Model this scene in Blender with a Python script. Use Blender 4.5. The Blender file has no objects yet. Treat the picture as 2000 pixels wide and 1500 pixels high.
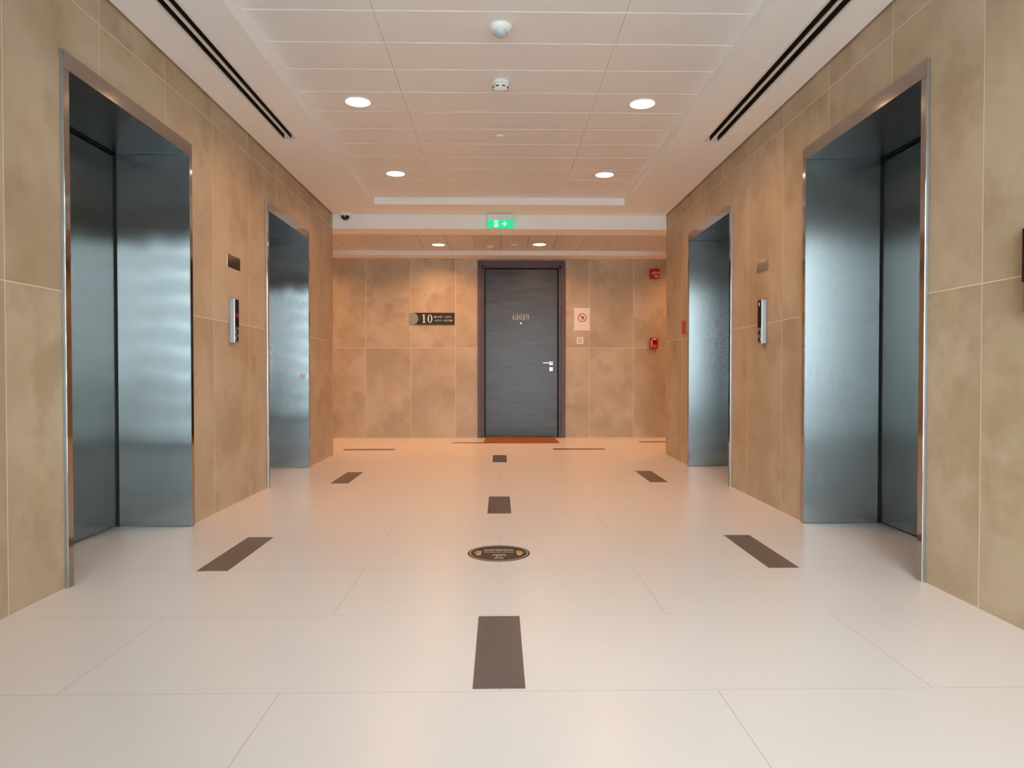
import bpy, bmesh, math, random
from mathutils import Vector, Matrix
R_ = math.radians
random.seed(7)
sc = bpy.context.scene
C = sc.collection

# ------------------------------------------------------------------ camera
EYE = 0.8732
cam_d = bpy.data.cameras.new('camera'); cam = bpy.data.objects.new('camera', cam_d); C.objects.link(cam)
cam.location = (0, 0, EYE)
cam.rotation_euler = (math.pi/2 - 0.0166, 0, -0.0181)
cam_d.sensor_fit = 'HORIZONTAL'; cam_d.sensor_width = 36; cam_d.lens = 36*1354.4/2000
cam_d.clip_start = 0.02; cam_d.clip_end = 300
sc.camera = cam

# ------------------------------------------------------------------ view + world
vs = sc.view_settings
sc.display_settings.display_device = 'sRGB'
vs.view_transform = 'Standard'; vs.look = 'None'; vs.gamma = 1; vs.use_curve_mapping = False
vs.exposure = 0.0
sc.cycles.use_denoising = True
sc.cycles.max_bounces = 12; sc.cycles.diffuse_bounces = 6; sc.cycles.glossy_bounces = 6
sc.cycles.caustics_reflective = False; sc.cycles.caustics_refractive = False
sc.cycles.sample_clamp_indirect = 8; sc.cycles.sample_clamp_direct = 6

SKY_HORIZON = 22.0; SKY_HIGH = 19.0; SKY_LOW = 13.0
w = bpy.data.worlds.new('daylight'); sc.world = w; w.use_nodes = True
nt = w.node_tree; nt.nodes.clear()
tc = nt.nodes.new('ShaderNodeTexCoord'); sx = nt.nodes.new('ShaderNodeSeparateXYZ')
nt.links.new(tc.outputs['Generated'], sx.inputs[0])
mr = nt.nodes.new('ShaderNodeMapRange'); mr.inputs[1].default_value = -1; mr.inputs[2].default_value = 1
nt.links.new(sx.outputs[2], mr.inputs[0])
cr = nt.nodes.new('ShaderNodeValToRGB'); nt.links.new(mr.outputs[0], cr.inputs[0])
def skyc(v, t=(0.86, 0.935, 1.0)): return (t[0]*v, t[1]*v, t[2]*v, 1)
e = cr.color_ramp.elements
e[0].position = 0.0; e[0].color = skyc(SKY_LOW*0.5, (1, .97, .92))
e[1].position = 1.0; e[1].color = skyc(SKY_HIGH)
for p, v in ((0.40, SKY_LOW*.7), (0.488, SKY_LOW), (0.505, SKY_HORIZON), (0.58, SKY_HORIZON*1.3), (0.70, SKY_HIGH)):
    k = e.new(p); k.color = skyc(v)
bg = nt.nodes.new('ShaderNodeBackground'); bg.inputs[1].default_value = 1.0
nt.links.new(cr.outputs[0], bg.inputs[0])
wo = nt.nodes.new('ShaderNodeOutputWorld'); nt.links.new(bg.outputs[0], wo.inputs[0])

LAMP_COL = (1.0, 0.51, 0.215)
LAMP_W = 15.0        # watts of one corridor downlight
LAMP_W_LOBBY = 8.4   # the dimmer lobby ones

# ------------------------------------------------------------------ plan numbers (metres)
XL, XR = -1.756, 1.771          # faces of the two lift walls
ZC = 2.536                      # plaster ceiling of the lobby
YW = -0.50                      # window wall behind the camera
YE = 7.35                       # end of the lift lobby
YB = 9.26                       # back wall of the cross corridor
ZX = 2.387                      # low plaster of the cross corridor
XE = 5.6                        # half length of the cross corridor
CX0, CX1, CY0, CY1, CZ = -1.238, 1.243, 0.30, 6.905, 2.606   # coffer

# ------------------------------------------------------------------ node helpers
class NB:
    def __init__(s, name):
        s.m = bpy.data.materials.new(name); s.m.use_nodes = True
        s.t = s.m.node_tree; s.t.nodes.clear()
        s.out = s.t.nodes.new('ShaderNodeOutputMaterial')
        s.b = s.t.nodes.new('ShaderNodeBsdfPrincipled')
        s.t.links.new(s.b.outputs[0], s.out.inputs[0])
    def n(s, typ, **kw):
        x = s.t.nodes.new(typ)
        for k, v in kw.items(): setattr(x, k, v)
        return x
    def l(s, a, b): s.t.links.new(a, b)
    def val(s, sock, v):
        if isinstance(v, (int, float)): sock.default_value = v
        elif isinstance(v, tuple): sock.default_value = v
        else: s.l(v, sock)
    def math(s, op, a, b=0.0, c=None):
        x = s.n('ShaderNodeMath', operation=op)
        s.val(x.inputs[0], a); s.val(x.inputs[1], b)
        if c is not None: s.val(x.inputs[2], c)
        return x.outputs[0]
    def mix(s, f, a, b):
        x = s.n('ShaderNodeMix', data_type='RGBA')
        s.val(x.inputs[0], f)
        s.val(x.inputs[6], a if not isinstance(a, tuple) else (*a[:3], 1)); s.val(x.inputs[7], b if not isinstance(b, tuple) else (*b[:3], 1))
        return x.outputs[2]
    def coords(s):
        t = s.n('ShaderNodeTexCoord'); x = s.n('ShaderNodeSeparateXYZ'); s.l(t.outputs['Object'], x.inputs[0])
        return t.outputs['Object'], x.outputs[0], x.outputs[1], x.outputs[2]
    def comb(s, a, b, c):
        x = s.n('ShaderNodeCombineXYZ'); s.val(x.inputs[0], a); s.val(x.inputs[1], b); s.val(x.inputs[2], c); return x.outputs[0]
    def noise(s, vec, scale, detail=2, rough=0.5):
        x = s.n('ShaderNodeTexNoise'); s.l(vec, x.inputs['Vector']); x.inputs['Scale'].default_value = scale
        x.inputs['Detail'].default_value = detail; x.inputs['Roughness'].default_value = rough
        return x.outputs[0]
    def ramp(s, f, *stops):
        x = s.n('ShaderNodeValToRGB'); s.l(f, x.inputs[0]); el = x.color_ramp.elements
        el[0].position = stops[0][0]; el[0].color = (*stops[0][1], 1)
        el[1].position = stops[-1][0]; el[1].color = (*stops[-1][1], 1)
        for p, c in stops[1:-1]:
            q = el.new(p); q.color = (*c, 1)
        return x.outputs[0]
    def bump(s, h, strength, dist=0.002):
        x = s.n('ShaderNodeBump'); x.inputs['Strength'].default_value = strength; x.inputs['Distance'].default_value = dist
        s.l(h, x.inputs['Height']); s.l(x.outputs[0], s.b.inputs['Normal'])

def lin(r, g, b):
    f = lambda c: ((c/255+0.055)/1.055)**2.4 if c/255 > 0.04045 else c/255/12.92
    return (f(r), f(g), f(b))

def plain(name, col, rough=0.5, metal=0.0, emit=None, estr=0.0, noise=0.0, nscale=20, coat=0.0):
    nb = NB(name)
    if noise:
        v, x, y, z = nb.coords()
        f = nb.noise(v, nscale, 3)
        a = tuple(c*(1-noise) for c in col); b = tuple(min(1, c*(1+noise)) for c in col)
        nb.l(nb.mix(f, a, b), nb.b.inputs['Base Color'])
    else:
        nb.b.inputs['Base Color'].default_value = (*col, 1)
    nb.b.inputs['Roughness'].default_value = rough; nb.b.inputs['Metallic'].default_value = metal
    if coat: nb.b.inputs['Coat Weight'].default_value = coat; nb.b.inputs['Coat Roughness'].default_value = 0.1
    if emit:
        nb.b.inputs['Emission Color'].default_value = (*emit, 1); nb.b.inputs['Emission Strength'].default_value = estr
    return nb.m

def wall_tile(name, axis, off, pitch):
    """large stone-look porcelain tiles, pitch x 1.2 m, pale grout"""
    nb = NB(name); v, x, y, z = nb.coords()
    u = (y if axis == 'Y' else x)
    uu = nb.math('DIVIDE', nb.math('SUBTRACT', u, off), pitch)
    vv = nb.math('DIVIDE', z, 1.2)
    def joint(c, size):     # 1 inside the joint
        fr = nb.math('FRACT', c)
        d = nb.math('MINIMUM', fr, nb.math('SUBTRACT', 1.0, fr))
        return nb.math('LESS_THAN', d, 0.0019/size)
    j = nb.math('MAXIMUM', joint(uu, pitch), joint(vv, 1.2))
    iu = nb.math('FLOOR', uu); iv = nb.math('FLOOR', vv)
    wn = nb.n('ShaderNodeTexWhiteNoise', noise_dimensions='2D'); nb.l(nb.comb(iu, iv, 0.0), wn.inputs['Vector'])
    sh = nb.n('ShaderNodeVectorMath', operation='MULTIPLY_ADD')
    nb.l(wn.outputs['Color'], sh.inputs[0]); sh.inputs[1].default_value = (9, 9, 9); nb.l(v, sh.inputs[2])
    vec = sh.outputs[0]
    cloud = nb.noise(vec, 1.7, 4, 0.55); fine = nb.noise(vec, 14, 3, 0.6); blot = nb.noise(vec, 3.3, 3, 0.62)
    base = nb.ramp(cloud, (0.36, (0.375, 0.270, 0.170)), (0.52, (0.455, 0.343, 0.232)), (0.66, (0.52, 0.405, 0.288)))
    base = nb.mix(nb.math('MULTIPLY', nb.ramp(blot, (0.52, (0, 0, 0)), (0.68, (1, 1, 1))), 0.55), base, (0.30, 0.195, 0.112))
    base = nb.mix(nb.math('MULTIPLY', fine, 0.22), base, (0.38, 0.29, 0.20))
    tone = nb.math('MULTIPLY', wn.outputs[0], 0.10)
    base = nb.mix(tone, base, (0.58, 0.48, 0.37))
    col = nb.mix(j, base, (0.74, 0.60, 0.46))
    nb.l(col, nb.b.inputs['Base Color'])
    nb.l(nb.math('ADD', 0.44, nb.math('MULTIPLY', fine, 0.14)), nb.b.inputs['Roughness'])
    nb.b.inputs['Specular IOR Level'].default_value = 0.42
    h = nb.math('SUBTRACT', nb.math('MULTIPLY', fine, 0.15), j)
    nb.bump(h, 0.25, 0.001)
    return nb.m

def floor_tile(name):
    nb = NB(name); v, x, y, z = nb.coords()
    rr = nb.math('DIVIDE', nb.math('SUBTRACT', y, 1.885), 0.6005)
    row = nb.math('FLOOR', rr)
    odd = nb.math('ABSOLUTE', nb.math('MODULO', row, 2.0))
    xx = nb.math('DIVIDE', nb.math('ADD', x, nb.math('MULTIPLY', odd, 0.6)), 1.2)
    def joint(c, size, wd):
        fr = nb.math('FRACT', c); d = nb.math('MINIMUM', fr, nb.math('SUBTRACT', 1.0, fr))
        return nb.math('LESS_THAN', d, wd/size)
    j = nb.math('MAXIMUM', joint(rr, 0.6005, 0.0011), joint(xx, 1.2, 0.0013))
    wn = nb.n('ShaderNodeTexWhiteNoise', noise_dimensions='2D'); nb.l(nb.comb(row, nb.math('FLOOR', xx), 0.0), wn.inputs['Vector'])
    cl = nb.noise(v, 2.2, 4, 0.55); fn = nb.noise(v, 60, 2, 0.5)
    base = nb.mix(cl, (0.725, 0.640, 0.595), (0.770, 0.690, 0.645))
    base = nb.mix(nb.math('MULTIPLY', wn.outputs[0], 0.25), base, (0.71, 0.64, 0.60))
    speck = nb.math('GREATER_THAN', nb.noise(v, 9, 0), 0.995)
    nb.l(nb.mix(j, base, (0.50, 0.43, 0.37)), nb.b.inputs['Base Color'])
    nb.l(nb.math('ADD', 0.27, nb.math('MULTIPLY', fn, 0.05)), nb.b.inputs['Roughness'])
    nb.b.inputs['Specular IOR Level'].default_value = 0.5
    nb.bump(nb.math('SUBTRACT', nb.math('MULTIPLY', fn, 0.1), j), 0.12, 0.0008)
    return nb.m

def brushed(name, col, along, across, warp=0.0, grain=(0, 0, 1)):
    """brushed steel: nearly mirror sharp along the grain, widely blurred across it
    (along / across = microfacet slopes); warp = slight oil-canning of the sheet"""
    nb = NB(name); v, x, y, z = nb.coords()
    def vm(op, a, b=None):
        n = nb.n('ShaderNodeVectorMath', operation=op); nb.val(n.inputs[0], a)
        if b is not None: nb.val(n.inputs[3 if op == 'SCALE' else 1], b)
        return n.outputs[0]
    g = tuple(float(q) for q in grain)
    geo = nb.n('ShaderNodeNewGeometry'); N = geo.outputs['Normal']
    T = vm('NORMALIZE', vm('CROSS_PRODUCT', N, nb.comb(*g)))
    dt = nb.n('ShaderNodeVectorMath', operation='DOT_PRODUCT'); nb.l(v, dt.inputs[0]); nb.l(T, dt.inputs[1])
    dl = nb.n('ShaderNodeVectorMath', operation='DOT_PRODUCT'); nb.l(v, dl.inputs[0]); dl.inputs[1].default_value = g
    t, l_ = dt.outputs['Value'], dl.outputs['Value']       # across, along the grain
    st = nb.noise(nb.comb(nb.math('MULTIPLY', t, 15.0), nb.math('MULTIPLY', l_, 0.5), 0.0), 4.0, 3, 0.6)
    gl = nb.n('ShaderNodeBsdfAnisotropic')
    if hasattr(gl, 'distribution'): gl.distribution = 'GGX'
    alpha = math.sqrt(along*across); k = math.sqrt(along/across)      # u = alpha*k, v = alpha/k
    gl.inputs['Roughness'].default_value = math.sqrt(alpha)
    gl.inputs['Anisotropy'].default_value = 1 - k
    tg = nb.n('ShaderNodeCombineXYZ')
    for q in range(3): tg.inputs[q].default_value = g[q]
    nb.l(tg.outputs[0], gl.inputs['Tangent'])
    if warp:
        h = nb.noise(nb.comb(nb.math('MULTIPLY', t, 3.2), nb.math('MULTIPLY', z, 1.1), 0.0), 1.5, 1, 0.4)
        n2 = vm('ADD', N, vm('SCALE', nb.comb(0.0, 0.0, 1.0), nb.math('MULTIPLY', nb.math('SUBTRACT', h, 0.5), warp)))
        nb.l(vm('NORMALIZE', n2), gl.inputs['Normal'])
    nb.l(nb.mix(st, tuple(c*0.88 for c in col), tuple(min(1, c*1.1) for c in col)), gl.inputs['Color'])
    nb.t.nodes.remove(nb.b); nb.l(gl.outputs[0], nb.out.inputs[0])
    return nb.m

def veneer(name, c0, c1, rough, horizontal=True):
    nb = NB(name); v, x, y, z = nb.coords()
    a, b = (2.0, 46.0) if horizontal else (60.0, 1.5)
    g = nb.noise(nb.comb(nb.math('MULTIPLY', x, a), nb.math('MULTIPLY', y, 4.0), nb.math('MULTIPLY', z, b)), 1.6, 4, 0.65)
    g2 = nb.noise(nb.comb(nb.math('MULTIPLY', x, a*.6), 0.0, nb.math('MULTIPLY', z, b*.22)), 1.3, 2, 0.5)
    f = nb.math('ADD', nb.math('MULTIPLY', g, 0.6), nb.math('MULTIPLY', g2, 0.4))
    nb.l(nb.ramp(f, (0.36, c0), (0.62, c1)), nb.b.inputs['Base Color'])
    nb.l(nb.math('ADD', rough, nb.math('MULTIPLY', g, 0.12)), nb.b.inputs['Roughness'])
    nb.b.inputs['Specular IOR Level'].default_value = 0.28
    nb.bump(g, 0.12, 0.0008)
    return nb.m

M = {}
M['wall_side_l'] = wall_tile('stone_tile_left', 'Y', 2.5, 0.6)
M['wall_side_r'] = wall_tile('stone_tile_right', 'Y', 2.519, 0.6)
M['wall_back'] = wall_tile('stone_tile_back', 'X', -1.18, 0.595)
M['floor'] = floor_tile('cream_porcelain')
M['plaster'] = plain('white_plaster', (0.86, 0.85, 0.84), 0.7, noise=0.02, nscale=6)
M['panel'] = plain('white_metal_panel', (0.78, 0.77, 0.76), 0.42)
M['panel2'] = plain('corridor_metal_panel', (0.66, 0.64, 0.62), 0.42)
M['steel'] = brushed('brushed_steel', (0.42, 0.44, 0.45), 0.012, 0.28)
M['door_steel'] = brushed('brushed_door_steel', (0.21, 0.215, 0.205), 0.014, 0.13)
M['soffit_steel'] = brushed('brushed_soffit_steel', (0.30, 0.30, 0.30), 0.02, 0.12, grain=(0, 1, 0))
M['steel_wavy'] = brushed('brushed_steel_lining', (0.31, 0.335, 0.345), 0.006, 0.30, warp=0.026)
M['steel_flat'] = brushed('brushed_steel_lining_flat', (0.31, 0.335, 0.345), 0.018, 0.30, warp=0.008)
M['polished'] = plain('polished_steel', (0.38, 0.36, 0.34), 0.08, 1.0)
M['bronze'] = plain('polished_bronze_plate', (0.50, 0.42, 0.34), 0.13, 1.0)
M['black'] = plain('black_gap', (0.012, 0.012, 0.012), 0.6)
M['gloss_black'] = plain('gloss_black', (0.01, 0.01, 0.012), 0.12)
M['alu'] = plain('satin_aluminium', (0.46, 0.47, 0.48), 0.34, 1.0)
M['white_plastic'] = plain('white_plastic', (0.80, 0.80, 0.79), 0.35)
M['off_white'] = plain('off_white_metal', (0.72, 0.70, 0.67), 0.45)
M['lens'] = plain('blue_grey_lens', (0.42, 0.50, 0.54), 0.2)
M['strip'] = plain('dark_brown_inlay_tile', (0.112, 0.083, 0.077), 0.30, noise=0.18, nscale=30)
M['veneer'] = veneer('dark_wood_veneer', (0.020, 0.017, 0.018), (0.052, 0.044, 0.046), 0.24)
M['door_frame'] = veneer('dark_frame_veneer', (0.060, 0.036, 0.040), (0.105, 0.066, 0.072), 0.36, False)
M['coir'] = plain('brown_coir', (0.27, 0.085, 0.022), 0.95, noise=0.4, nscale=160)
M['red'] = plain('red_plastic', (0.40, 0.012, 0.012), 0.3)
M['dark_red'] = plain('dark_red_glass', (0.12, 0.002, 0.002), 0.2)
M['white_ink'] = plain('white_ink', (0.80, 0.80, 0.78), 0.5)
M['grey_ink'] = plain('grey_ink', (0.45, 0.46, 0.47), 0.5)
M['red_ink'] = plain('red_ink', (0.50, 0.04, 0.06), 0.5)
M['dark_ink'] = plain('dark_ink', (0.10, 0.02, 0.03), 0.5)
M['paper'] = plain('white_paper', (0.76, 0.73, 0.74), 0.45)
M['tape'] = plain('clear_tape', (0.80, 0.74, 0.70), 0.25)
M['sign_black'] = plain('sign_black', (0.014, 0.014, 0.016), 0.7)
M['sign_grey'] = plain('sign_grey', (0.26, 0.24, 0.21), 0.5, noise=0.25, nscale=60)
M['sticker'] = plain('sticker_dark', (0.022, 0.015, 0.013), 0.55)
M['sticker_line'] = plain('sticker_print', (0.50, 0.42, 0.38), 0.5)
M['gold_ink'] = plain('gold_ink', (0.70, 0.36, 0.13), 0.5)
M['lamp'] = plain('lamp_diffuser', (0.9, 0.9, 0.9), 0.4, emit=(1.0, 0.80, 0.62), estr=9)
M['green'] = plain('lit_green_sign', (0.0, 0.45, 0.20), 0.35, emit=(0.0, 0.72, 0.30), estr=0.75)
M['green_white'] = plain('lit_white_sign', (0.8, 0.9, 0.85), 0.35, emit=(0.75, 1.0, 0.88), estr=0.55)
M['red_led'] = plain('red_led', (0.2, 0, 0), 0.4, emit=(1, 0.03, 0.04), estr=0.5)
M['white_led'] = plain('white_led', (0.3, 0.3, 0.3), 0.4, emit=(0.8, 0.9, 1.0), estr=0.25)
M['concrete'] = plain('grey_slab', (0.35, 0.35, 0.35), 0.8)

def glass_mat():
    m = bpy.data.materials.new('window_glass'); m.use_nodes = True; t = m.node_tree; t.nodes.clear()
    o = t.nodes.new('ShaderNodeOutputMaterial'); mx = t.nodes.new('ShaderNodeMixShader'); fr = t.nodes.new('ShaderNodeFresnel')
    fr.inputs[0].default_value = 1.45
    tr = t.nodes.new('ShaderNodeBsdfTransparent'); tr.inputs[0].default_value = (0.93, 0.97, 0.96, 1)
    gl = t.nodes.new('ShaderNodeBsdfGlossy'); gl.inputs['Roughness'].default_value = 0.0
    t.links.new(fr.outputs[0], mx.inputs[0]); t.links.new(tr.outputs[0], mx.inputs[1]); t.links.new(gl.outputs[0], mx.inputs[2])
    t.links.new(mx.outputs[0], o.inputs[0]); return m
M['glass'] = glass_mat()
def blind_mat():
    m = bpy.data.materials.new('blind_fabric'); m.use_nodes = True; t = m.node_tree; t.nodes.clear()
    o = t.nodes.new('ShaderNodeOutputMaterial'); mx = t.nodes.new('ShaderNodeMixShader'); mx.inputs[0].default_value = 0.68
    d = t.nodes.new('ShaderNodeBsdfDiffuse'); d.inputs[0].default_value = (0.6, 0.66, 0.7, 1)
    tl = t.nodes.new('ShaderNodeBsdfTranslucent'); tl.inputs[0].default_value = (0.86, 0.90, 0.92, 1)
    t.links.new(d.outputs[0], mx.inputs[1]); t.links.new(tl.outputs[0], mx.inputs[2]); t.links.new(mx.outputs[0], o.inputs[0]); return m
M['blind'] = blind_mat()

# ------------------------------------------------------------------ mesh helpers
class MB:
    def __init__(s): s.bm = bmesh.new()
    def box(s, x0, x1, y0, y1, z0, z1, bev=0.0):
        t = bmesh.new()
        r = bmesh.ops.create_cube(t, size=1)
        sx_, sy_, sz_ = abs(x1-x0), abs(y1-y0), abs(z1-z0)
        for v in t.verts:
            v.co = Vector(((x0+x1)/2 + v.co.x*sx_, (y0+y1)/2 + v.co.y*sy_, (z0+z1)/2 + v.co.z*sz_))
        if bev:
            bmesh.ops.bevel(t, geom=list(t.edges), offset=min(bev, 0.45*min(sx_, sy_, sz_)), segments=2, affect='EDGES', profile=0.5)
        s.merge(t); return s
    def merge(s, t):
        me = bpy.data.meshes.new('tmp'); t.to_mesh(me); t.free(); s.bm.from_mesh(me); bpy.data.meshes.remove(me)
    def lathe(s, prof, centre=(0, 0, 0), axis='Z', seg=40, sign=1):
        """prof: list of (radius, height); revolved about axis through centre"""
        t = bmesh.new(); rings = []
        for r, h in prof:
            if r < 1e-6: rings.append([t.verts.new((0, 0, h))])
            else: rings.append([t.verts.new((r*math.cos(2*math.pi*k/seg), r*math.sin(2*math.pi*k/seg), h)) for k in range(seg)])
        for a, b in zip(rings, rings[1:]):
            for k in range(seg):
                k2 = (k+1) % seg
                if len(a) == 1 and len(b) == 1: continue
                if len(a) == 1: f = [a[0], b[k2], b[k]]
                elif len(b) == 1: f = [a[k], a[k2], b[0]]
                else: f = [a[k], a[k2], b[k2], b[k]]
                t.faces.new(f)
        if axis == 'X': t.transform(Matrix.Rotation(math.pi/2*sign, 4, 'Y'))
        if axis == 'Y': t.transform(Matrix.Rotation(-math.pi/2*sign, 4, 'X'))
        t.transform(Matrix.Translation(centre))
        bmesh.ops.recalc_face_normals(t, faces=t.faces)
        for f in t.faces: f.smooth = True
        s.merge(t); return s
    def poly(s, pts, depth, mat):
        """extrude a 2-D outline (x,y) by depth along +z, then place with mat"""
        t = bmesh.new()
        a = [t.verts.new((p[0], p[1], 0)) for p in pts]; b = [t.verts.new((p[0], p[1], depth)) for p in pts]
        t.faces.new(a[::-1]); t.faces.new(b)
        n = len(pts)
        for i in range(n): t.faces.new([a[i], a[(i+1) % n], b[(i+1) % n], b[i]])
        t.transform(mat); s.merge(t); return s
    def ring(s, cx, cy, ox, oy, ix, iy, depth, mat, seg=32, a0=0, a1=360):
        t = bmesh.new(); full = abs(a1-a0) >= 360; n = seg if full else seg+1
        def pt(k, rx, ry, z):
            a = R_(a0 + (a1-a0)*k/seg); return t.verts.new((cx+rx*math.cos(a), cy+ry*math.sin(a), z))
        O = [[pt(k, ox, oy, z) for k in range(n)] for z in (0, depth)]; I = [[pt(k, ix, iy, z) for k in range(n)] for z in (0, depth)]
        for k in range(seg):
            k2 = (k+1) % n
            t.faces.new([O[1][k], O[1][k2], I[1][k2], I[1][k]]); t.faces.new([O[0][k2], O[0][k], I[0][k], I[0][k2]])
            t.faces.new([O[0][k], O[0][k2], O[1][k2], O[1][k]]); t.faces.new([I[0][k2], I[0][k], I[1][k], I[1][k2]])
        if not full:
            for k in (0, n-1): t.faces.new([O[0][k], O[1][k], I[1][k], I[0][k]])
        t.transform(mat); bmesh.ops.recalc_face_normals(t, faces=t.faces); s.merge(t); return s
    def build(s, name, mat, parent=None):
        me = bpy.data.meshes.new(name); s.bm.normal_update(); s.bm.to_mesh(me); s.bm.free()
        if parent is not None: me.transform(Matrix.Translation(-parent_world(parent)))
        me.materials.append(mat)
        o = bpy.data.objects.new(name, me); C.objects.link(o)
        if parent is not None: o.parent = parent
        return o
def parent_world(p):
    v = Vector((0, 0, 0))
    while p is not None: v = v + p.location; p = p.parent
    return v

def disc(r, n=36, x=0, y=0): return [(x+r*math.cos(2*math.pi*k/n), y+r*math.sin(2*math.pi*k/n)) for k in range(n)]

def text(mb, body, size, mat, depth=0.0006, align='CENTER', spacing=1.0, bold=0.0):
    cu = bpy.data.curves.new('t', 'FONT'); cu.body = body; cu.size = size; cu.align_x = align; cu.align_y = 'CENTER'
    cu.space_character = spacing; cu.extrude = depth/2; cu.offset = bold; cu.resolution_u = 3
    o = bpy.data.objects.new('t', cu); C.objects.link(o)
    dg = bpy.context.evaluated_depsgraph_get(); me = bpy.data.meshes.new_from_object(o.evaluated_get(dg))
    me.transform(mat); mb.bm.from_mesh(me)
    bpy.data.meshes.remove(me); bpy.data.objects.remove(o); bpy.data.curves.remove(cu)

# placing frames: 2-D (right, up, out) -> world
def on_back(x, z, out=0.0):     # on the back wall, facing the lobby
    return Matrix.Translation((x, YB-out, z)) @ Matrix(((1, 0, 0, 0), (0, 0, -1, 0), (0, 1, 0, 0), (0, 0, 0, 1)))
def facing_cam(x, y, z):
    return Matrix.Translation((x, y, z)) @ Matrix(((1, 0, 0, 0), (0, 0, -1, 0), (0, 1, 0, 0), (0, 0, 0, 1)))
def on_left(y, z, out=0.0):     # left wall, facing +x : right = +y
    return Matrix.Translation((XL+out, y, z)) @ Matrix(((0, 0, 1, 0), (1, 0, 0, 0), (0, 1, 0, 0), (0, 0, 0, 1)))
def on_right(y, z, out=0.0):    # right wall, facing -x : right = -y
    return Matrix.Translation((XR-out, y, z)) @ Matrix(((0, 0, -1, 0), (-1, 0, 0, 0), (0, 1, 0, 0), (0, 0, 0, 1)))

def tag(o, label=None, cat=None, group=None, kind=None):
    if label: o['label'] = label
    if cat: o['category'] = cat
    if group: o['group'] = group
    if kind: o['kind'] = kind
    return o
def empty(name, loc):
    o = bpy.data.objects.new(name, None); o.empty_display_size = 0.05; o.location = loc; C.objects.link(o); return o
def dup(root, loc, label):
    r = root.copy(); C.objects.link(r); r.location = loc; r['label'] = label
    for ch in list(root.children):
        c = ch.copy(); C.objects.link(c); c.parent = r
        for g in list(ch.children):
            d = g.copy(); C.objects.link(d); d.parent = c
    return r

# ------------------------------------------------------------------ the setting
def struct(name, mb, mat, label):
    o = mb.build(name, mat); tag(o, label, name.split('_')[0], kind='structure'); return o

m = MB(); m.box(-XE-.1, XE+.1, YW-.1, YB+.2, -0.12, 0.0)
struct('floor', m, M['floor'], 'glossy cream porcelain floor in long staggered tiles')

OPEN_Z = 2.165
LIFTS_L = [(2.824, 3.985), (5.252, 6.420)]
LIFTS_R = [(2.842, 4.004), (5.252, 6.450)]
WTOP = 2.72
def side_wall(name, xf, sgn, lifts, mat, label):
    """xf = face, sgn = -1 for the left wall (body towards -x)"""
    m = MB(); xb = xf + sgn*1.0
    a, b = min(xf, xb), max(xf, xb)
    y = YW
    for (y0, y1) in lifts:
        m.box(a, b, y, y0+.012, 0, WTOP)
        m.box(a, b, y0+.012, y1-.012, OPEN_Z-.012, WTOP)
        y = y1-.012
    m.box(a, b, y, YE, 0, WTOP)
    return struct(name, m, mat, label)
side_wall('wall_left', XL, -1, LIFTS_L, M['wall_side_l'], 'left lobby wall of tall beige stone tiles with two lift openings')
side_wall('wall_right', XR, 1, LIFTS_R, M['wall_side_r'], 'right lobby wall of tall beige stone tiles with two lift openings')

DX0, DX1, DZ1 = -0.29, 0.879, 2.362     # door frame outer edges
m = MB(); m.box(-XE, DX0+.01, YB, YB+.2, 0, WTOP); m.box(DX1-.01, XE, YB, YB+.2, 0, WTOP); m.box(DX0+.01, DX1-.01, YB, YB+.2, DZ1-.01, WTOP)
struct('wall_back', m, M['wall_back'], 'tiled back wall of the cross corridor around the dark door')
m = MB(); m.box(-XE, XL-1.0, YE-.2, YE, 0, WTOP)
struct('wall_front_left', m, M['wall_back'], 'corridor wall turning left beyond the lobby')
m = MB(); m.box(XR+1.0, XE, YE-.2, YE, 0, WTOP)
struct('wall_front_right', m, M['wall_back'], 'corridor wall turning right beyond the lobby')
for nm, x in (('wall_end_left', -XE), ('wall_end_right', XE)):
    m = MB(); m.box(x-.1, x+.1, YE-.2, YB+.2, 0, WTOP)
    struct(nm, m, M['wall_side_l'], 'end wall of the cross corridor')

# plaster ceiling of the lobby, cut for the coffer and the two slot diffusers
SL = (-1.536, -1.446); SR = (1.474, 1.576); SY0, SY1 = -0.2, 4.99
m = MB(); T = 2.64
g = 0.012
m.box(XL+g, SL[0], YW, SY1, ZC, T); m.box(SL[1], CX0, YW, SY1, ZC, T)
m.box(XL+g, CX0, SY1, YE, ZC, T)
m.box(SL[0], SL[1], YW, SY0, ZC, T)
m.box(SR[1], XR-g, YW, SY1, ZC, T); m.box(CX1, SR[0], YW, SY1, ZC, T)
m.box(CX1, XR-g, SY1, YE, ZC, T)
m.box(SR[0], SR[1], YW, SY0, ZC, T)
m.box(CX0, CX1, CY1, YE, ZC, T); m.box(CX0, CX1, YW, CY0, ZC, T)
struct('ceiling', m, M['plaster'], 'white plaster ceiling border round the lobby coffer')
# planks of the coffer
m = MB()
xs = [CX0+.001, -0.603, 0.612, CX1-.001]
ys = []; y = 3.354 - .3227*9
while y < CY0: y += .3227
ys = [CY0]
while y < CY1-.02: ys.append(y); y += .3227
ys.append(CY1)
for i in range(len(ys)-1):
    for j in range(3):
        # each plank has a 45 degree chamfer along its near edge
        xa, xb_ = xs[j]+(0.0009 if j else 0), xs[j+1]-(0.0009 if j < 2 else 0)
        ya, yb_ = ys[i]+.0004, ys[i+1]-.0004
        X_ = Matrix.Translation((xa, 0, 0)) @ Matrix(((0, 0, 1, 0), (1, 0, 0, 0), (0, 1, 0, 0), (0, 0, 0, 1)))
        m.poly([(ya, CZ+.0145), (ya+.009, CZ), (yb_, CZ), (yb_, CZ+.0149), (ya, CZ+.0149)], xb_-xa, X_)
m.box(CX0+.001, CX1-.001, CY0, CY1, CZ+.0155, CZ+.03)
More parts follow.
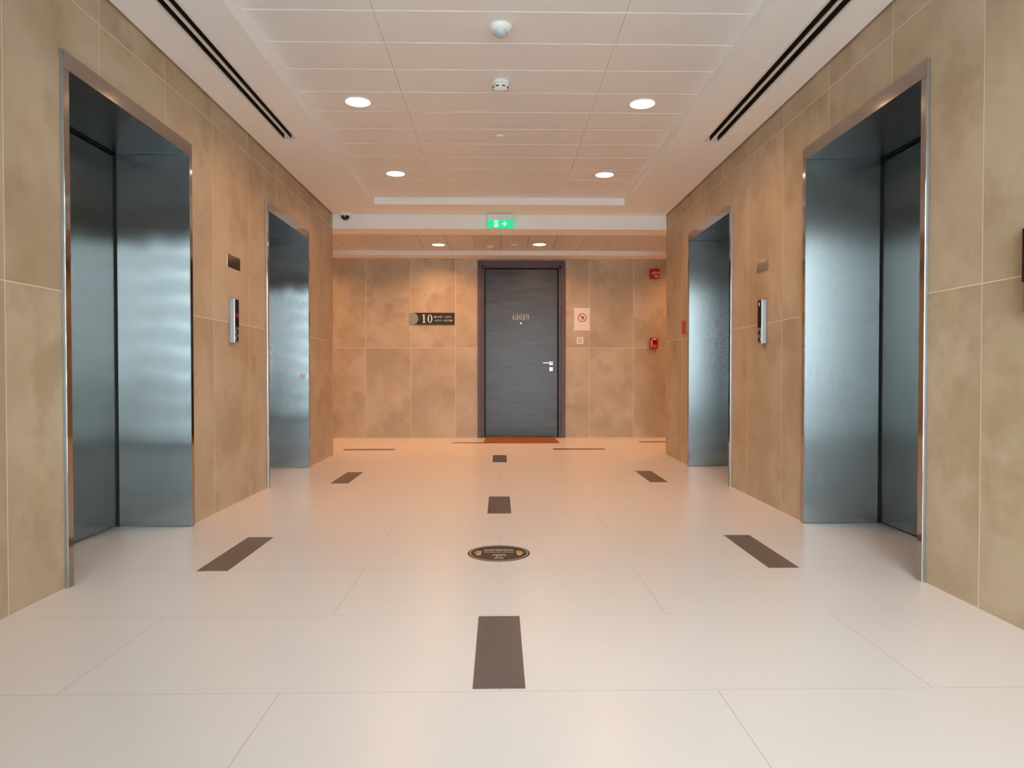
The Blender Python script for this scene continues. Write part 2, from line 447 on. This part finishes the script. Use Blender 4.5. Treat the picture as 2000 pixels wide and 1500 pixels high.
struct('ceiling', m, M['panel'], 'white metal plank panels inside the ceiling coffer')
m = MB(); m.box(-XE, XE, YW, YB+.2, WTOP, WTOP+.1)
struct('ceiling', m, M['concrete'], 'slab above the suspended ceiling')
# cross corridor ceiling
m = MB()
m.box(-XE+.1, XE-.1, YE+.0005, 7.655, ZX, WTOP)
m.box(-XE+.1, XE-.1, 8.98, YB, ZX, WTOP)
struct('ceiling', m, M['plaster'], 'white plaster bulkhead and border of the cross corridor')
m = MB(); x = .02-.325*16
while x < XE-.4:
    m.box(x+.0025, x+.3225, 7.656, 8.979, 2.445, 2.457); x += .325
m.box(-XE+.1, XE-.1, 7.656, 8.979, 2.457, 2.48)
struct('ceiling', m, M['panel2'], 'metal panels in the cross corridor ceiling')

# window wall behind the camera
wn_ = empty('window_1', (0, YW, 0)); tag(wn_, 'full height glazed wall closing the near end of the lobby', 'window', kind='structure')
m = MB()
fx = [XL, -0.02, XR]
for x0, x1 in ((XL, XL+.06), (XR-.06, XR)): m.box(x0, x1, YW-.06, YW, 0, ZC)
m.box(-.03, .20, YW-.06, YW, 0, ZC)  # added unseen post, standing in for a person's dark reflection in the lift steel
m.box(XL, XR, YW-.06, YW, 0, .05); m.box(XL, XR, YW-.06, YW, 2.46, WTOP)
m.build('window_frame_and_added_post', M['alu'], wn_)
m = MB(); m.box(XL+.06, -.03, YW-.035, YW-.025, .05, 2.46); m.box(.20, XR-.06, YW-.035, YW-.025, .05, 2.46)
m.build('pane', M['glass'], wn_)

bl = empty('window_blind', (-.9, YW-.10, 0)); tag(bl, 'horizontal fabric louvres outside the left half of the glazed wall', 'blind')
for k in range(9):
    m = MB(); m.box(XL+.02, -.04, YW-.105, YW-.10, .012+k*.288, .012+k*.288+.236); m.build('louvre', M['blind'], bl)

# ------------------------------------------------------------------ the entrance door
d = empty('door_1', (0.295, YB, 0)); tag(d, 'dark wood veneer apartment door numbered 61019 in a dark frame', 'door', kind='structure')
m = MB(); P = .022; fw = .092
m.box(DX0, DX0+fw-.035, YB-P, YB+.12, 0, DZ1, .003); m.box(DX1-fw+.035, DX1, YB-P, YB+.12, 0, DZ1, .003)
m.box(DX0+fw-.035, DX1-fw+.035, YB-P, YB+.12, DZ1-fw+.02, DZ1, .003)
m.box(DX0+fw-.036, DX0+fw-.004, YB-P+.008, YB+.12, 0, DZ1-.04, .002); m.box(DX1-fw+.004, DX1-fw+.036, YB-P+.008, YB+.12, 0, DZ1-.04, .002)
m.box(DX0+fw-.036, DX1-fw+.036, YB-P+.008, YB+.12, DZ1-fw-.006, DZ1-fw+.021, .002)
m.build('door_frame', M['door_frame'], d)
m = MB(); m.box(DX0+fw-.006, DX1-fw+.006, YB+.085, YB+.13, 0, DZ1-fw+.005); m.build('door_rebate', M['black'], d)
LX0, LX1, LZ1 = -.186, .774, 2.252
m = MB(); m.box(LX0, LX1, YB+.018, YB+.062, .012, LZ1, .002); leaf = m.build('door_leaf', M['veneer'], d)
YLf = YB+.018
m = MB(); m.box(.667, .715, YLf-.010, YLf, .973, 1.021, .002)
m.lathe([(0, 0), (.010, 0), (.010, .045), (0, .045)], (.691, YLf-.05, 1.004), 'Y', 16, -1)
m.box(.578, .702, YLf-.058, YLf-.045, .994, 1.008, .003)
m.build('door_handle', M['alu'], leaf)['label'] = 'satin steel lever on a square rose'
m = MB(); m.box(.667, .715, YLf-.010, YLf, .891, .944, .002); m.box(.687, .694, YLf-.012, YLf-.009, .905, .930)
m.build('lock_plate', M['alu'], leaf)['label'] = 'square satin steel lock plate'
m = MB(); m.lathe([(0, 0), (.012, 0), (.010, .006), (0, .006)], (.287, YLf, 1.527), 'Y', 24, -1) if False else m.poly(disc(.012), .006, facing_cam(.287, YLf, 1.530))
m.build('peephole', M['alu'], leaf)
def digit(mb, ch, x, y, h, mat, depth=.002):
    """serif numerals out of rings and stems; (x,y) = centre"""
    w = h*.56
    if ch == '0':
        mb.ring(x, y, w*.5, h*.5, w*.5-h*.13, h*.5-h*.045, depth, mat)
    elif ch == '1':
        s_ = h*.075
        mb.poly([(x-s_, y-h/2), (x+s_, y-h/2), (x+s_, y+h/2), (x-s_, y+h/2)], depth, mat)
        mb.poly([(x-h*.20, y-h/2), (x+h*.20, y-h/2), (x+h*.20, y-h/2+h*.05), (x-h*.20, y-h/2+h*.05)], depth, mat)
        mb.poly([(x-h*.19, y+h*.36), (x-s_, y+h*.40), (x-s_, y+h*.5), (x-h*.05, y+h*.5), (x-h*.19, y+h*.41)], depth, mat)
    elif ch in '69':
        q = 1 if ch == '6' else -1
        mb.ring(x, y-q*h*.20, w*.5, h*.30, w*.5-h*.12, h*.30-h*.05, depth, mat)
        a0, a1 = (95, 205) if ch == '6' else (-85, 25)
        mb.ring(x+q*w*.12, y, w*.62, h*.5, w*.62-h*.10, h*.5-h*.06, depth, mat, 20, a0, a1)
m = MB()
for k, ch in enumerate('61019'):
    digit(m, ch, .287+(k-2)*.0440, 1.613, .072, facing_cam(0, YLf, 0), .003)
m.build('door_number', M['grey_ink'], leaf)['label'] = 'pale serif numerals 61019'

# door mat
m = MB()
m.poly([(-.192, 8.535), (.735, 8.535), (.722, 9.225), (-.180, 9.225)], .013, Matrix.Translation((0, 0, .0015)))
o = m.build('door_mat', M['coir'])
tag(o, 'brown coir doormat lying in front of the dark apartment door', 'doormat')

# ------------------------------------------------------------------ lifts
def lift(xf, sgn, y0, y1, depth, label):
    """sgn -1: left wall. xf is the wall face."""
    e_ = empty('elevator', (xf, (y0+y1)/2, 0)); tag(e_, label, 'elevator', 'lift entrances along the lobby')
    jw, hh, pr = .036, .072, .014
    xo = xf - sgn*pr                 # proud face, in the lobby
    xi = xo + sgn*.0035         # the linings run right out to the trim
    xd = xf + sgn*depth              # door plane
    def bx(mb, xa, xb, *r, bev=0.0): mb.box(min(xa, xb), max(xa, xb), *r, bev)
    z1 = OPEN_Z
    m = MB()
    bx(m, xo, xi, y0, y0+jw, 0, z1-hh, bev=.0015); m.build('jamb_trim', M['polished'], e_)
    m = MB(); bx(m, xo, xi, y1-jw, y1, 0, z1-hh, bev=.0015); m.build('jamb_trim', M['polished'], e_)
    m = MB(); bx(m, xo, xi, y0, y1, z1-hh, z1, bev=.0015); m.build('header_trim', M['polished'], e_)
    # narrow pale edge bead down the outer returns of the trim
    for a, b in ((y0-.0025, y0-.0002), (y1+.0002, y1+.0025)):
        m = MB(); bx(m, xo + sgn*.002, xf - sgn*.0008, a, b, 0, z1+.002, bev=.0005); m.build('edge_bead', M['alu'], e_)
    # linings
    t = .012
    m = MB(); bx(m, xi, xd+sgn*.06, y0+jw-t-.002, y0+jw-.002, 0, z1-hh+.008); m.build('side_lining', M['steel'], e_)
    m = MB(); bx(m, xi, xd-sgn*.012, y1-jw+.002, y1-jw+t+.002, .003, z1-hh+.002)
    m.build('side_lining', M['steel_wavy'] if sgn < 0 else M['steel_flat'], e_)
    m = MB(); bx(m, xi, xd-sgn*.004, y0+jw, y1-jw, z1-hh+.003, z1-hh+.003+t); m.build('header_lining', M['soffit_steel'], e_)
    # dark rebate behind and around the doors
    m = MB(); bx(m, xd+sgn*.045, xd+sgn*.06, y0+.013, y1-.013, 0, z1-hh+.01)
    bx(m, xd-sgn*.004, xd+sgn*.05, y0+.013, y1-.013, z1-hh-.001, z1-.013)
    bx(m, xd-sgn*.011, xd+sgn*.05, y1-jw+.003, y1-.013, 0, z1-hh)
    m.build('door_rebate', M['black'], e_)
    yc = (y0+y1)/2
    for a, b in ((y0+jw+.002, yc-.0015), (yc+.0015, y1-jw-.010)):
        m = MB(); bx(m, xd, xd+sgn*.03, a, b, .010, z1-hh-.012, bev=.001); m.build('door_panel', M['door_steel'], e_)
    return e_
lift(XL, -1, *LIFTS_L[0], .405, 'nearest lift entrance on the left wall, steel doors recessed in a polished trim')
lf = lift(XL, -1, *LIFTS_L[1], .405, 'far lift entrance on the left wall, a round sticker on its steel reveal')
lift(XR, 1, *LIFTS_R[0], .432, 'nearest lift entrance on the right wall, steel doors recessed in a polished trim')
lift(XR, 1, *LIFTS_R[1], .432, 'far lift entrance on the right wall beside the small red plate')
yj = LIFTS_L[1][1]-.036+.002
m = MB(); m.poly(disc(.030), .001, facing_cam(-1.803, yj, .838)); o = m.build('round_sticker', M['white_plastic'])
tag(o, 'small round white sticker on the steel reveal of the far left lift', 'sticker')
m = MB(); m.ring(0, 0, .015, .015, .009, .009, .0006, facing_cam(-1.803, yj-.001, .838), 20)
mk = m.build('printed_mark', M['grey_ink'], o)

# ------------------------------------------------------------------ landing call panels and plates
def call_panel(side, y0, y1, z0, z1, label, lit):
    f = on_left if side < 0 else on_right
    xf = XL if side < 0 else XR
    e_ = empty('lift_call_panel', (xf, (y0+y1)/2, z0)); tag(e_, label, 'call panel', 'lift call panels')
    pr = .034
    def bx(mb, d0, d1, *r, bev=0.0):
        a, b = xf - side*d0, xf - side*d1; mb.box(min(a, b), max(a, b), *r, bev)
    m = MB(); bx(m, 0, pr, y0, y1, z0, z1, bev=.003); m.build('body', M['alu'], e_)
    zs = z0 + (z1-z0)*.36; c = (y0+y1)/2
    m = MB(); bx(m, pr-.001, pr+.003, y0+.004, y1-.004, zs, z1-.004, bev=.001); disp = m.build('display', M['gloss_black'], e_)
    disp['label'] = 'gloss black display glass'
    for zz in (z0+(z1-z0)*.10, z0+(z1-z0)*.25):
        m = MB(); m.poly(disc(.019, 24), .004, f(c, zz, pr)); b = m.build('call_button', M['polished'], e_)
        m = MB(); m.poly(disc(.012, 24), .0012, f(c, zz, pr+.004)); m.build('button_centre', M['gloss_black'], b)
    m = MB()
    if lit:
        text(m, '10', .030, f(c, zs+.075, pr+.003), .001, bold=.0008); m.build('floor_numeral', M['red_led'], disp)
    else:
        m.poly([(-.006, -.012), (.006, -.012), (.006, .012), (-.006, .012)], .001, f(c, z1-.03, pr+.003)); m.build('indicator', M['white_led'], disp)
    return e_
call_panel(-1, 4.548, 4.621, 1.066, 1.355, 'slim steel and black lift call panel between the left lifts', True)
call_panel(1, 4.570, 4.638, 1.065, 1.358, 'slim steel and black lift call panel between the right lifts', False)
call_panel(1, 2.195, 2.282, 1.070, 1.355, 'black topped lift call panel cut by the right edge of the picture', False)
def plate(side, y0, y1, z0, z1, label):
    xf = XL if side < 0 else XR
    m = MB(); a, b = xf, xf - side*.004
    if side < 0: m.box(a, b, y0, y1, z0, z1, .001)
    else:       # this one leans a little, so it mirrors the ceiling
        m.poly([(0, 0), (.0085, 0), (.004, z1-z0), (0, z1-z0)], y1-y0, Matrix.Translation((xf, y1, z0)) @ Matrix(((-1, 0, 0, 0), (0, 0, -1, 0), (0, 1, 0, 0), (0, 0, 0, 1))))
        bmesh.ops.recalc_face_normals(m.bm, faces=m.bm.faces)
    o = m.build('indicator_plate', M['bronze']); tag(o, label, 'plate', 'polished plates above the call panels'); return o
plate(-1, 4.512, 4.732, 1.558, 1.642, 'dark reflective plate high on the left wall above the call panel')
plate(1, 4.531, 4.738, 1.557, 1.633, 'shiny plate high on the right wall above the call panel')
m = MB(); m.box(XR-.014, XR, 6.560, 6.672, 1.243, 1.368, .004); o = m.build('fire_plate', M['red'])
tag(o, 'narrow red plate on the right wall past the far lift', 'red plate')

# ------------------------------------------------------------------ wall items on the back wall
s = empty('wall_sign', (-.9, YB, 1.51)); tag(s, 'black directional sign reading 10 on the back wall left of the door', 'sign')
m = MB(); m.box(-1.155, -.597, YB-.012, YB, 1.510, 1.667, .001); board = m.build('board', M['sign_black'], s)
pts = []
rr_ = .078
for k in range(33):
    a = R_(-120 + 240*k/32); pts.append((max(-.040, rr_*math.cos(a)), rr_*math.sin(a)))
m = MB(); m.poly(pts, .004, on_back(-1.155, 1.5885, .012)); m.build('emblem_disc', M['sign_grey'], s)['label'] = 'grey leafy disc'
m = MB(); m.box(-1.195, -1.154, YB-.012, YB, 1.511, 1.666, .001); m.build('emblem_backing', M['sign_grey'], s) if False else m.bm.free()
m = MB()
digit(m, '1', -1.003, 1.588, .110, on_back(0, 0, .012), .0015); digit(m, '0', -.923, 1.588, .110, on_back(0, 0, .012), .0015)
m.build('floor_number', M['white_ink'], s)
m = MB(); X_ = on_back(0, 0, .012)
m.poly([(-.871, 1.613), (-.848, 1.599), (-.848, 1.627)], .0015, X_)
m.build('arrow', M['white_ink'], s); m = MB()
m.poly([(-.626, 1.563), (-.649, 1.549), (-.649, 1.577)], .0015, X_)
m.build('arrow', M['white_ink'], s)
m = MB()
text(m, '61001 - 61012', .0335, on_back(-.738, 1.612, .0125), .001, bold=.0004)
m.build('lettering', M['grey_ink'], s); m = MB()
text(m, '61013 - 61019', .0335, on_back(-.757, 1.563, .0125), .001, bold=.0004)
m.build('lettering', M['grey_ink'], s)

s = empty('paper_notice', (1.104, YB, 1.432)); tag(s, 'white no smoking paper notice taped right of the dark door', 'notice')
m = MB(); m.box(.998, 1.210, YB-.0025, YB, 1.436, 1.735); m.build('sheet', M['paper'], s)
for x, z in ((.996, 1.733), (1.212, 1.733), (.996, 1.438), (1.212, 1.438)):
    m = MB(); m.poly([(-.009, -.006), (.009, -.006), (.009, .006), (-.009, .006)], .0008, on_back(x, z, .0025) @ Matrix.Rotation(R_(45 if (x > 1.1) != (z > 1.6) else -45), 4, 'Z')); m.build('tape', M['tape'], s)
m = MB(); X_ = on_back(1.104, 1.605, .0026)
m.ring(0, 0, .058, .058, .047, .047, .0008, X_)
m.poly([(-.038, .030), (-.030, .038), (.038, -.030), (.030, -.038)], .0008, X_)
sym = m.build('prohibition_ring', M['red_ink'], s)
m = MB(); m.poly([(-.012, -.014), (.010, -.022), (.024, .004), (.022, .022), (.010, .026), (.004, .008), (-.006, .010)], .0005, on_back(1.104, 1.605, .0026))
m.build('pictogram', M['dark_ink'], s)

s = empty('doorbell', (1.078, YB, 1.254)); tag(s, 'small square white wall unit under the no smoking notice', 'wall unit')  # square wall unit taken for a doorbell
m = MB(); m.ring(0, 0, .0445*math.sqrt(2), .0445*math.sqrt(2), .028*math.sqrt(2), .028*math.sqrt(2), .012, on_back(1.0775, 1.2985, 0) @ Matrix.Rotation(R_(45), 4, 'Z'), 4)
m.build('frame', M['white_plastic'], s)
m = MB(); m.box(1.0505, 1.1045, YB-.008, YB, 1.2715, 1.3255, .001); m.build('centre_plate', M['lens'], s)

s = empty('fire_alarm_sounder', (2.066, YB, 2.124)); tag(s, 'red square fire alarm unit with white wording high on the back wall', 'fire alarm')
m = MB(); m.box(2.001, 2.132, YB-.045, YB, 2.124, 2.254, .012); m.build('housing', M['red'], s)
m = MB(); text(m, '\uFED6\uFEF3\uFEAE\uFEA3', .048, on_back(2.078, 2.208, .0455), .001, bold=.001); m.build('lettering', M['white_ink'], s)
m = MB(); text(m, 'FIRE', .030, on_back(2.088, 2.152, .0455), .001, bold=.0006)
m.build('lettering', M['white_ink'], s)
s = empty('manual_call_point', (2.064, YB, 1.187)); tag(s, 'red break glass fire call point low on the back wall at right', 'fire call point')
m = MB(); m.box(2.012, 2.116, YB-.050, YB, 1.187, 1.338, .006); m.build('housing', M['red'], s)
m = MB(); m.box(2.043, 2.104, YB-.053, YB-.048, 1.255, 1.300, .001); m.build('glass', M['dark_red'], s)
m = MB(); m.box(2.024, 2.034, YB-.054, YB-.048, 1.215, 1.305, .001); m.build('handle', M['white_ink'], s)
m = MB(); text(m, 'FIRE', .026, on_back(2.070, 1.316, .0505), .001, bold=.0005); m.build('lettering', M['white_ink'], s)
m = MB(); m.poly(disc(.008, 16), .001, on_back(2.066, 1.225, .050)); m.build('test_mark', M['white_ink'], s)

# ------------------------------------------------------------------ ceiling items
def downlight(x, y, z, label, group, watts=LAMP_W):
    e_ = empty('downlight', (x, y, z)); tag(e_, label, 'ceiling light', group)
    m = MB(); m.lathe([(.078, -.0002), (.089, -.0002), (.089, -.004), (.082, -.007), (.078, -.005), (.078, -.0002)], (x, y, z)); m.build('trim_ring', M['off_white'], e_)
    m = MB(); m.lathe([(0, -.0035), (.0775, -.0035), (.0775, -.0002), (0, -.0002)], (x, y, z)); m.build('diffuser', M['lamp'], e_)
    ld = bpy.data.lights.new('lamp', 'AREA'); ld.shape = 'DISK'; ld.size = .14; ld.energy = watts; ld.color = LAMP_COL
    ld.spread = R_(150)
    lo = bpy.data.objects.new('lamp', ld); C.objects.link(lo); lo.parent = e_; lo.location = (0, 0, -.008)
    return e_
GL = 'round downlights in the lobby coffer'
d0 = downlight(-.905, 4.482, CZ, 'round warm downlight in the coffer, near one of the left pair', GL, LAMP_W_LOBBY)
dup(d0, (.921, 4.48, CZ), 'round warm downlight in the coffer, near one of the right pair')
dup(d0, (-.903, 6.082, CZ), 'round warm downlight in the coffer, far one of the left pair')
dup(d0, (.920, 6.083, CZ), 'round warm downlight in the coffer, far one of the right pair')
GC = 'round downlights of the cross corridor'
d1 = downlight(-.747, 8.56, 2.445, 'round downlight in the corridor ceiling left of the exit sign', GC)
dup(d1, (.491, 8.52, 2.445), 'round downlight in the corridor ceiling right of the exit sign')
for x, lb in ((-2.62, 'first'), (-4.4, 'second')):
    dup(d1, (x, 8.54, 2.445), 'corridor downlight out of view round the left corner, '+lb+' beyond it')
for x, lb in ((2.62, 'first'), (4.4, 'second')):
    dup(d1, (x, 8.54, 2.445), 'corridor downlight out of view round the right corner, '+lb+' beyond it')

def smoke(x, y, z, label, k=1.0):
    e_ = empty('smoke_detector', (x, y, z)); tag(e_, label, 'smoke detector', 'smoke detectors')
    m = MB(); m.lathe([(0, 0), (.054*k, 0), (.054*k, -.016), (.050*k, -.020), (.0, -.020)], (x, y, z)); m.build('base', M['white_plastic'], e_)
    m = MB(); m.lathe([(0, -.020), (.050*k, -.020), (.047*k, -.042), (.036*k, -.052), (0, -.055)], (x, y, z)); h = m.build('sensor_head', M['white_plastic'], e_)
    m = MB()
    for q in range(8):
        a = 2*math.pi*q/8 + .39
        X_ = Matrix.Translation((x, y, z)) @ Matrix.Rotation(a, 4, 'Z')
        t = MB(); t.box(.040*k, .0475*k, -.010, .010, -.044, -.037); t.bm.transform(X_); m.merge(t.bm)
    m.build('vent', M['black'], h)
    return e_
smoke(.007, 4.16, CZ, 'round white smoke detector with dark vents in the lobby coffer')
smoke(-.119, 8.64, 2.445, 'small white smoke detector in the corridor ceiling behind the exit sign', .9)
s = empty('motion_sensor', (.006, 3.50, CZ)); tag(s, 'round white ceiling sensor with a blue grey lens, nearest the camera', 'sensor')
m = MB(); m.lathe([(0, 0), (.060, 0), (.060, -.010), (.050, -.022), (.038, -.030), (0, -.030)], (.006, 3.50, CZ)); m.build('base', M['white_plastic'], s)
m = MB(); m.lathe([(.036, -.030), (.034, -.040), (.024, -.048), (0, -.052)], (.006, 3.50, CZ)); m.build('lens', M['lens'], s)
m = MB(); m.lathe([(0, 0), (.030, 0), (.030, -.003), (.024, -.008), (0, -.009)], (.009, 5.106, CZ)); o = m.build('sprinkler_cover', M['panel'])
tag(o, 'faint round cover disc in the coffer behind the smoke detector', 'cover disc')
m = MB(); m.lathe([(0, 0), (.050, 0), (.050, -.003), (.040, -.016), (0, -.020)], (.185, 8.555, 2.445)); o = m.build('sprinkler_cover', M['white_plastic'])
tag(o, 'shallow white disc in the corridor ceiling beside the right downlight', 'cover disc')
s = empty('dome_camera', (-1.600, 7.26, ZC)); tag(s, 'white ceiling dome security camera with a dark lens at the left corner', 'security camera')
m = MB(); m.lathe([(0, 0), (.056, 0), (.058, -.020), (.050, -.038), (0, -.038)], (-1.600, 7.26, ZC)); m.build('base', M['white_plastic'], s)
m = MB(); m.lathe([(.043, -.038), (.041, -.052), (.033, -.068), (.018, -.078), (0, -.081)], (-1.600, 7.26, ZC)); m.build('dome', M['gloss_black'], s)
m = MB(); m.box(-1.604, -1.596, 7.210, 7.218, ZC-.054, ZC-.040, .001); m.build('clip', M['white_plastic'], s)

s = empty('exit_sign', (.015, 7.28, ZC)); tag(s, 'green running man exit sign with arrow hanging in front of the bulkhead', 'exit sign')
m = MB(); m.box(-.110, .140, 7.245, 7.315, ZC-.010, ZC, .002); m.build('mounting_plate', M['alu'], s)
m = MB(); m.box(-.127, .158, 7.255, 7.305, 2.466, ZC-.010, .003); m.build('housing', M['white_plastic'], s)
m = MB(); m.box(-.123, .154, 7.268, 7.292, 2.386, 2.467, .001); p_ = m.build('sign_panel', M['green'], s)
X_ = facing_cam(0, 7.268, 0)
m = MB(); m.poly([(-.055, 2.392), (-.015, 2.392), (-.015, 2.461), (-.055, 2.461)], .0008, X_)
m.build('doorway_symbol', M['green_white'], p_); m = MB()
m.poly([(.028, 2.420), (.055, 2.420), (.045, 2.402), (.056, 2.402), (.078, 2.4265), (.056, 2.452), (.045, 2.452), (.055, 2.433), (.028, 2.433)], .0008, X_)
m.build('arrow', M['green_white'], p_)
m = MB(); m.poly(disc(.006, 14, -.036, 2.450), .0006, facing_cam(0, 7.2672, 0))
m.poly([(-.042, 2.442), (-.030, 2.442), (-.026, 2.430), (-.030, 2.428), (-.033, 2.436), (-.032, 2.418), (-.026, 2.398), (-.031, 2.397), (-.037, 2.416), (-.046, 2.404), (-.050, 2.408), (-.041, 2.422), (-.041, 2.434), (-.047, 2.428), (-.050, 2.431)], .0006, facing_cam(0, 7.2672, 0))
m.build('running_figure', M['green'], p_)

def slot(x0, x1, label):
    e_ = empty('slot_diffuser', ((x0+x1)/2, 2.4, ZC)); tag(e_, label, 'air diffuser', 'linear slot diffusers in the plaster border')
    bw = .017; c = (x0+x1)/2; y0, y1 = SY0, SY1
    m = MB(); m.box(x0-.008, x0+.004, y0, y1, ZC-.002, ZC-.0001); m.box(x1-.004, x1+.008, y0, y1, ZC-.002, ZC-.0001)
    m.box(x0-.008, x1+.008, y1-.01, y1+.008, ZC-.0021, ZC-.0001)
    m.box(x0+.0005, x0+.003, y0, y1, ZC-.0005, ZC+.05); m.box(x1-.003, x1-.0005, y0, y1, ZC-.0005, ZC+.05)
    m.build('flange', M['off_white'], e_)
    m = MB(); m.box(c-bw/2, c+bw/2, y0, y1-.004, ZC-.0015, ZC+.03, .001); m.build('centre_bar', M['off_white'], e_)
    for a, b in ((x0+.0032, c-bw/2-.0005), (c+bw/2+.0005, x1-.0032)):
        m = MB(); m.box(a, b, y0, y1-.003, ZC+.030, ZC+.034); m.box(a+.001, a+.004, y0, y1-.003, ZC+.004, ZC+.030); m.box(b-.004, b-.001, y0, y1-.003, ZC+.004, ZC+.030)
        m.build('slot', M['black'], e_)
    return e_
slot(*SL, 'long black double slot air diffuser in the left ceiling border')
slot(*SR, 'long black double slot air diffuser in the right ceiling border')

# ------------------------------------------------------------------ floor inlays and sticker
def strip(x0, x1, y0, y1, label, group):
    m = MB(); m.box(x0, x1, y0, y1, -.004, .0008); o = m.build('floor_inlay', M['strip']); tag(o, label, 'floor inlay', group); return o
GI = 'dark brown inlay tiles in the cream floor'
strip(-.0745, .0715, 1.900, 2.470, 'dark inlay tile on the centre line, nearest the camera and largest', GI)
strip(-.0745, .0725, 4.280, 4.866, 'dark inlay tile on the centre line between sticker and far lifts', GI)
strip(-.0680, .0735, 6.728, 7.312, 'dark inlay tile on the centre line nearest the door', GI)
strip(-1.332, -1.196, 3.058, 3.685, 'slanting dark inlay tile before the near left lift', GI)
strip(-1.331, -1.192, 5.468, 6.085, 'small dark inlay tile before the far left lift', GI)
strip(1.203, 1.341, 3.063, 3.688, 'slanting dark inlay tile before the near right lift', GI)
strip(1.200, 1.344, 5.486, 6.116, 'small dark inlay tile before the far right lift', GI)
strip(-1.760, -1.190, 7.795, 7.935, 'thin dark inlay line crossing the corridor at far left', GI)
strip(.611, 1.202, 7.810, 7.950, 'thin dark inlay line crossing the corridor right of the centre', GI)
strip(-.580, .020, 8.545, 8.665, 'thin dark inlay line running under the left end of the doormat', GI)
strip(1.760, 2.360, 8.630, 8.755, 'thin dark inlay line at the far right corner of the corridor', GI)

s = empty('floor_sticker', (-.003, 3.338, 0)); tag(s, 'round dark distancing sticker with gold prints on the lobby floor', 'floor sticker')
flip = Matrix.Translation((-.003, 3.338, .0010)) @ Matrix.Rotation(math.pi, 4, 'Z')
m = MB(); m.poly(disc(.150, 64), .0012, Matrix.Translation((-.003, 3.338, .0002))); m.build('disc', M['sticker'], s)
F_ = Matrix.Translation((0, 0, .0006)) @ flip
m = MB(); m.ring(0, 0, .141, .141, .1365, .1365, .0005, F_, 64)
m.poly([(-.072, -.015), (.072, -.015), (.072, -.011), (-.072, -.011)], .0005, F_)
def row(body, size, stretch, y, b=.0004):
    text(m, body, size, F_ @ Matrix.Translation((0, y, 0)) @ Matrix.Scale(stretch, 4, (0, 1, 0)), .0005, bold=b)
row('STOP', .0185, 1.7, .092); row('-   THE   -', .017, 1.5, .063, .0003); row('SPREAD', .0185, 1.7, .034)
row('MAINTAIN SOCIAL DISTANCE', .0105, 3.6, -.054, .0003)
m.build('print', M['sticker_line'], s)
for sx2 in (-1, 1):
    m = MB(); H_ = F_ @ Matrix.Translation((sx2*.098, 0, 0)) @ Matrix.Diagonal((sx2, 1, 1, 1))
    for px, ln, an in ((-.010, .050, 14), (-.0035, .060, 4), (.0035, .056, -5), (.0095, .044, -14)):
        m.poly([(-.0026, .010), (.0026, .010), (.0029, -ln*.6), (0, -ln*.72), (-.0029, -ln*.6)], .0004, H_ @ Matrix.Translation((px, 0, 0)) @ Matrix.Rotation(R_(an*-.35), 4, 'Z'))
    m.poly([(.010, .022), (.0125, .012), (.0215, -.008), (.0185, -.013), (.008, .004)], .0004, H_)
    m.poly([(q[0], .018+q[1]*2.0) for q in disc(.0125, 16)], .0004, H_)
    m.build('hand_print', M['gold_ink'], s)
